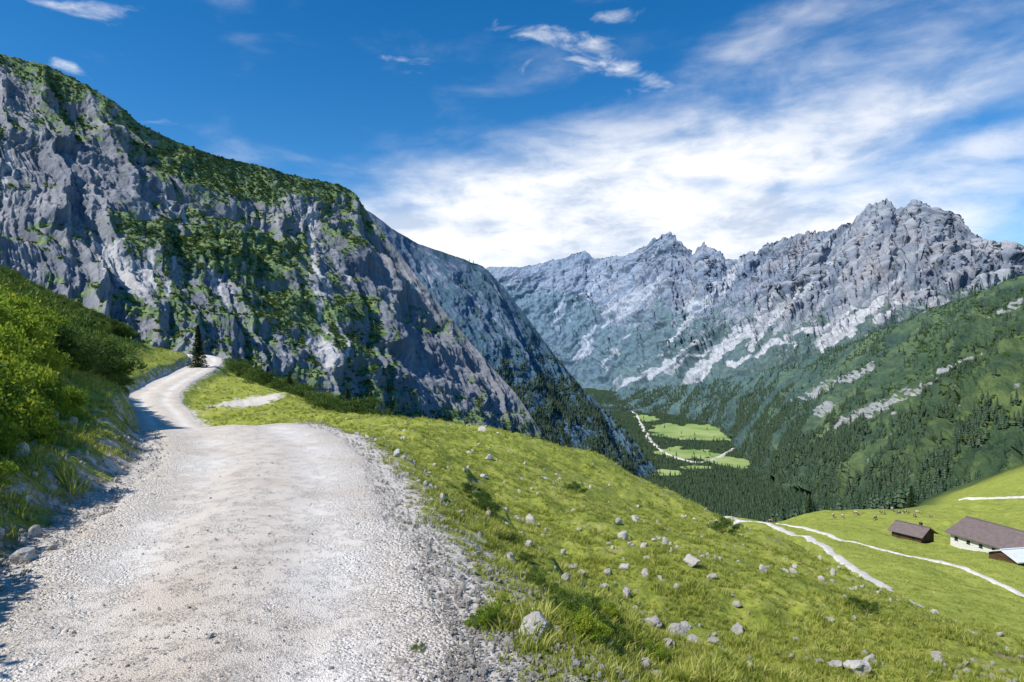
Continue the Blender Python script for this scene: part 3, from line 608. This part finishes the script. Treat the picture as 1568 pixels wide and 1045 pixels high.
for i,(px,ptop,Y) in enumerate([(410,562,78),(443,585,66),(532,594,62),(568,598,60),(505,602,60),(392,555,84),(1395,742,330),(1240,757,330),(596,620,62)]):
    x=(px-784)/F*Y; z=float(H(np.array([x]),np.array([float(Y)]))[0]); h=(522-ptop)/F*Y-z+.2
    o=bpy.data.objects.new('spruce_tree',spr.data if i%2 else spruce_near('spruce_tree',20+i).data); COL.objects.link(o); o.location=(x,Y,z-.2); h=max(2.5,min(h,16)); o.scale=(h,h,h); o.rotation_euler[2]=i*1.3
# ---------------------------------------------------------------- farm buildings
def simple(name,c0,c1,sc=1.0,rough=.85):
    N=NT(name); p=N.n('ShaderNodeTexCoord').outputs['Object']; return N.out(N.ramp(N.noise(N.vmul(p,(1,1,3)),sc,6,.6),[(.3,c0),(.7,c1)]),rough)
M_roofb=simple('brown_roof',(.15,.115,.11),(.22,.175,.165)); M_white=simple('whitewash',(.60,.58,.54),(.75,.73,.70)); M_wood=simple('dark_timber',(.06,.035,.02),(.14,.085,.05),3); M_tin=simple('pale_metal_roof',(.62,.64,.67),(.75,.77,.80)); M_glass=simple('window_glass',(.02,.025,.03),(.04,.05,.06),1,.2)
def boxm(name,cx,cy,cz,sx,sy,sz,mat,par):
    v=np.array([[a,b,c] for a in(-.5,.5) for b in(-.5,.5) for c in(-.5,.5)])*[sx,sy,sz]+[cx,cy,cz]
    f=[[0,1,3,2],[4,6,7,5],[0,4,5,1],[2,3,7,6],[0,2,6,4],[1,5,7,3]]
    o=mesh_np(name,v,f,mat,False); o.parent=par; return o
def house(name,loc,yaw,Lx,Wy,wall,rise,mroof,mwall,mgable,over=.8,nwin=5,base=None):
    par=bpy.data.objects.new(name,None); COL.objects.link(par); par.location=loc; par.rotation_euler[2]=yaw
    hx,hy=Lx/2,Wy/2
    boxm('walls',0,0,wall/2-1,Lx,Wy,wall+2,mwall,par)
    for s,nm in((-1,'gable_a'),(1,'gable_b')):
        x0=s*hx; v=np.array([[x0-.12,-hy,wall],[x0-.12,hy,wall],[x0-.12,0,wall+rise],[x0-.12,0,wall+rise],[x0+.12,-hy,wall],[x0+.12,hy,wall],[x0+.12,0,wall+rise],[x0+.12,0,wall+rise]])
        o=mesh_np(nm,v,[[0,1,2,3],[4,5,6,7],[0,1,5,4]],mgable,False); o.parent=par
    sl=rise/hy; t=.22
    for s,nm in((-1,'roof_left'),(1,'roof_right')):
        ey=s*(hy+over); ez=wall-over*sl
        v=[]
        for x in(-hx-over,hx+over):
            v+=[[x,0,wall+rise+.05],[x,ey,ez+.05],[x,0,wall+rise+.05+t],[x,ey,ez+.05+t]]
        o=mesh_np(nm,np.array(v),[[0,1,3,2],[4,6,7,5],[2,3,7,6],[0,4,5,1],[1,5,7,3]],mroof,False); o.parent=par
    boxm('ridge_cap',0,0,wall+rise+.32,Lx+2*over,.5,.12,mroof,par)
    for s in(-1,1):
        for i in range(nwin):
            x=-hx+(i+.5)*Lx/nwin; boxm('window_%d'%i,x,s*(hy+.03),wall*.55,.9,.08,.9,M_glass,par); boxm('window_frame_%d'%i,x,s*(hy+.02),wall*.55-.53,1.2,.12,.1,M_wood,par)
    boxm('door',-hx-.04,0,1.1,.1,2.2,2.2,M_wood,par); boxm('door_end',hx+.04,0,1.1,.1,2.2,2.2,M_wood,par)
    boxm('chimney',hx*.4,hy*.35,wall+rise*.8+.5,.7,.7,1.5,mwall,par)
    return par
def gz(x,y): return float(H(np.array([float(x)]),np.array([float(y)]))[0])
yaw=math.atan2(-20,6)
house('farm_barn',(126.5,172,gz(122,175)+.4),yaw,24,13.5,3.2,3.0,M_roofb,M_white,M_wood,1.0,7)
house('timber_hut',(111.5,190,gz(111,188)+.2),yaw+.25,8,6.5,2.2,1.7,M_roofb,M_wood,M_wood,.8,2)
house('tin_roof_shed',(112.5,150,gz(112,150)+.2),yaw-.1+math.pi/2,11,7,2.4,1.3,M_tin,M_wood,M_wood,.6,3)
# ---------------------------------------------------------------- cows
def cow_mesh():
    V=[(0,0,1.15),(.45,0,1.18),(.85,0,1.2),(-.5,0,1.16),(-.8,0,1.2),(1.15,0,1.1),(1.4,0,.75),(1.55,0,.4),(1.72,0,.2),
       (.7,.2,.95),(.72,.22,.5),(.68,.22,.04),(.7,-.2,.95),(.76,-.22,.5),(.8,-.22,.04),
       (-.68,.22,.95),(-.78,.24,.55),(-.7,.24,.04),(-.68,-.22,.95),(-.72,-.24,.55),(-.62,-.24,.04),(-.98,0,1.1),(-1.02,0,.6),(1.5,.14,.55),(1.5,-.14,.55)]
    E=[(0,1),(1,2),(0,3),(3,4),(2,5),(5,6),(6,7),(7,8),(2,9),(9,10),(10,11),(2,12),(12,13),(13,14),(4,15),(15,16),(16,17),(4,18),(18,19),(19,20),(4,21),(21,22),(7,23),(7,24)]
    R=[.40,.38,.34,.40,.33,.22,.17,.15,.10,.16,.08,.06,.16,.08,.06,.18,.085,.06,.18,.085,.06,.05,.03,.035,.035]
    me=bpy.data.meshes.new('cow'); me.from_pydata(V,E,[]); ob=bpy.data.objects.new('cow',me); COL.objects.link(ob)
    ob.modifiers.new('skin','SKIN')
    for i,r_ in enumerate(R): me.skin_vertices[0].data[i].radius=(r_,r_); me.skin_vertices[0].data[i].use_root=(i==0)
    ob.modifiers.new('sub','SUBSURF').levels=1
    dg=bpy.context.evaluated_depsgraph_get(); m2=bpy.data.meshes.new_from_object(ob.evaluated_get(dg)); bpy.data.objects.remove(ob)
    N=NT('cow_hide'); p=N.n('ShaderNodeTexCoord').outputs['Object']; r=N.n('ShaderNodeObjectInfo').outputs['Random']
    c=N.mix(N.ss(N.noise(p,1.6,2),.5,.53),N.mix(r,(.10,.045,.02),(.22,.13,.08)),(.6,.56,.5)); m2.materials.clear(); m2.materials.append(N.out(c,.8)); return m2
cm=cow_mesh()
for i,(px,Y) in enumerate([(1276,265),(1290,262),(1310,270),(1352,268),(1375,262),(1388,255),(1400,250),(1404,262),(1180,245),(1340,240),(1425,240),(1366,275)]):
    x=(px-784)/F*Y; o=bpy.data.objects.new('cow',cm); COL.objects.link(o); o.location=(x,Y,gz(x,Y)); o.rotation_euler[2]=rng.uniform(0,6.28)
# ---------------------------------------------------------------- sun, sky, camera
s=Vector((-.72,-.38,.90)).normalized(); el=math.asin(s.z); rot=math.atan2(s.x,s.y)%(2*math.pi)
ld=bpy.data.lights.new('sun','SUN'); ld.energy=5.0; ld.angle=math.radians(.5); ld.color=(1,.955,.875); lo=bpy.data.objects.new('sun',ld); COL.objects.link(lo); lo.rotation_euler=s.to_track_quat('Z','Y').to_euler()
w=bpy.data.worlds.new('World'); SC.world=w; w.use_nodes=True
N=NT.__new__(NT); N.t=w.node_tree; N.t.nodes.clear()
sky=N.n('ShaderNodeTexSky',sky_type='NISHITA'); sky.sun_disc=False; sky.sun_elevation=el; sky.sun_rotation=rot; sky.altitude=1500; sky.air_density=1.0; sky.dust_density=.4; sky.ozone_density=3.0
hs=N.n('ShaderNodeHueSaturation'); hs.inputs['Saturation'].default_value=1.38; hs.inputs['Value'].default_value=1.10; N.t.links.new(sky.outputs[0],hs.inputs['Color'])
tc=N.n('ShaderNodeTexCoord').outputs['Generated']; sp=N.n('ShaderNodeSeparateXYZ'); N.t.links.new(tc,sp.inputs[0]); X_,Y_,Z_=sp.outputs
az=N.math('ARCTAN2',X_,Y_); elv=N.math('ARCSINE',Z_)
def xyz(a,b,c):
    q=N.n('ShaderNodeCombineXYZ'); N.put(q.inputs[0],a);N.put(q.inputs[1],b);N.put(q.inputs[2],c); return q.outputs[0]
n1=N.noise(xyz(N.mul(az,2.4),N.mul(N.sub(elv,N.mul(az,.03)),5.5),1.3),1.5,10,.52,.2)
n2=N.noise(xyz(N.mul(az,7),N.mul(elv,16),5.3),2.0,9,.6,.4)
n3=N.noise(xyz(N.mul(az,4.2),N.mul(N.sub(elv,N.mul(az,.05)),12.0),8.1),1.5,9,.56,.3)
def gau(ca,ce,sa,se,slope=0.0):
    a=N.math('DIVIDE',N.sub(az,ca),sa); e=N.math('DIVIDE',N.sub(N.sub(elv,ce),N.mul(N.sub(az,ca),slope)),se)
    return N.math('EXPONENT',N.mul(N.add(N.mul(a,a),N.mul(e,e)),-1.0))
veil=N.add(N.mul(gau(.06,.20,.36,.075,.08),.95),N.mul(gau(.48,.20,.32,.11,.1),.55))
veil=N.add(veil,N.mul(gau(.42,.34,.42,.14,.2),.24))
veil=N.add(veil,N.mul(gau(.12,.12,.42,.055),.85))
veil=N.sub(veil,N.mul(gau(.25,.225,.14,.013,-.15),.50))
veil=N.sub(veil,N.mul(gau(.55,.245,.16,.022,.35),.40))
m1=N.mul(N.ss(N.add(N.add(N.mul(N.sub(n1,.5),.9),N.mul(N.sub(n3,.5),.8)),veil),.05,1.0),.97)
puff=0
for a in [(.07,.415,.075,.016,-.15,.55),(.18,.365,.09,.018,-.2,.5),(-.146,.388,.06,.007,0,.42),(-.60,.385,.08,.008,0,.4),(-.52,.40,.06,.007,.1,.3),(-.575,.325,.03,.009,-.3,.5),(.15,.44,.03,.01,0,.4),(.10,.125,.10,.012,0,.35),(-.05,.13,.1,.01,0,.3),(.10,.16,.08,.012,0,.3),(.35,.19,.09,.01,0,.35)]:
    g_=N.mul(gau(*a[:5]),a[5]); puff=g_ if isinstance(puff,int) else N.add(puff,g_)
m2=N.ss(N.add(N.mul(N.sub(n2,.5),1.3),puff),.20,.72,0,.85)
mask=N.math('MAXIMUM',m1,m2)
ccol=N.ramp(N.add(N.mul(n2,.45),N.mul(n3,.55)),[(.40,(4.6,5.3,6.5)),(.48,(6.5,6.9,7.6)),(.56,(8.2,8.2,8.25))])
c=N.mix(mask,hs.outputs[0],ccol)
bg=N.n('ShaderNodeBackground'); N.put(bg.inputs[0],c); bg.inputs[1].default_value=.135; o=N.n('ShaderNodeOutputWorld'); N.t.links.new(bg.outputs[0],o.inputs[0])
cam=bpy.data.cameras.new('camera'); cam.lens=24; cam.sensor_width=36; cam.clip_start=.05; cam.clip_end=40000; co=bpy.data.objects.new('camera',cam); COL.objects.link(co); co.location=(0,0,0); co.rotation_euler=(math.radians(90),0,0); SC.camera=co
SC.view_settings.view_transform='Standard'; SC.view_settings.look='None'; SC.view_settings.exposure=0
print('built in',time.time()-T0)
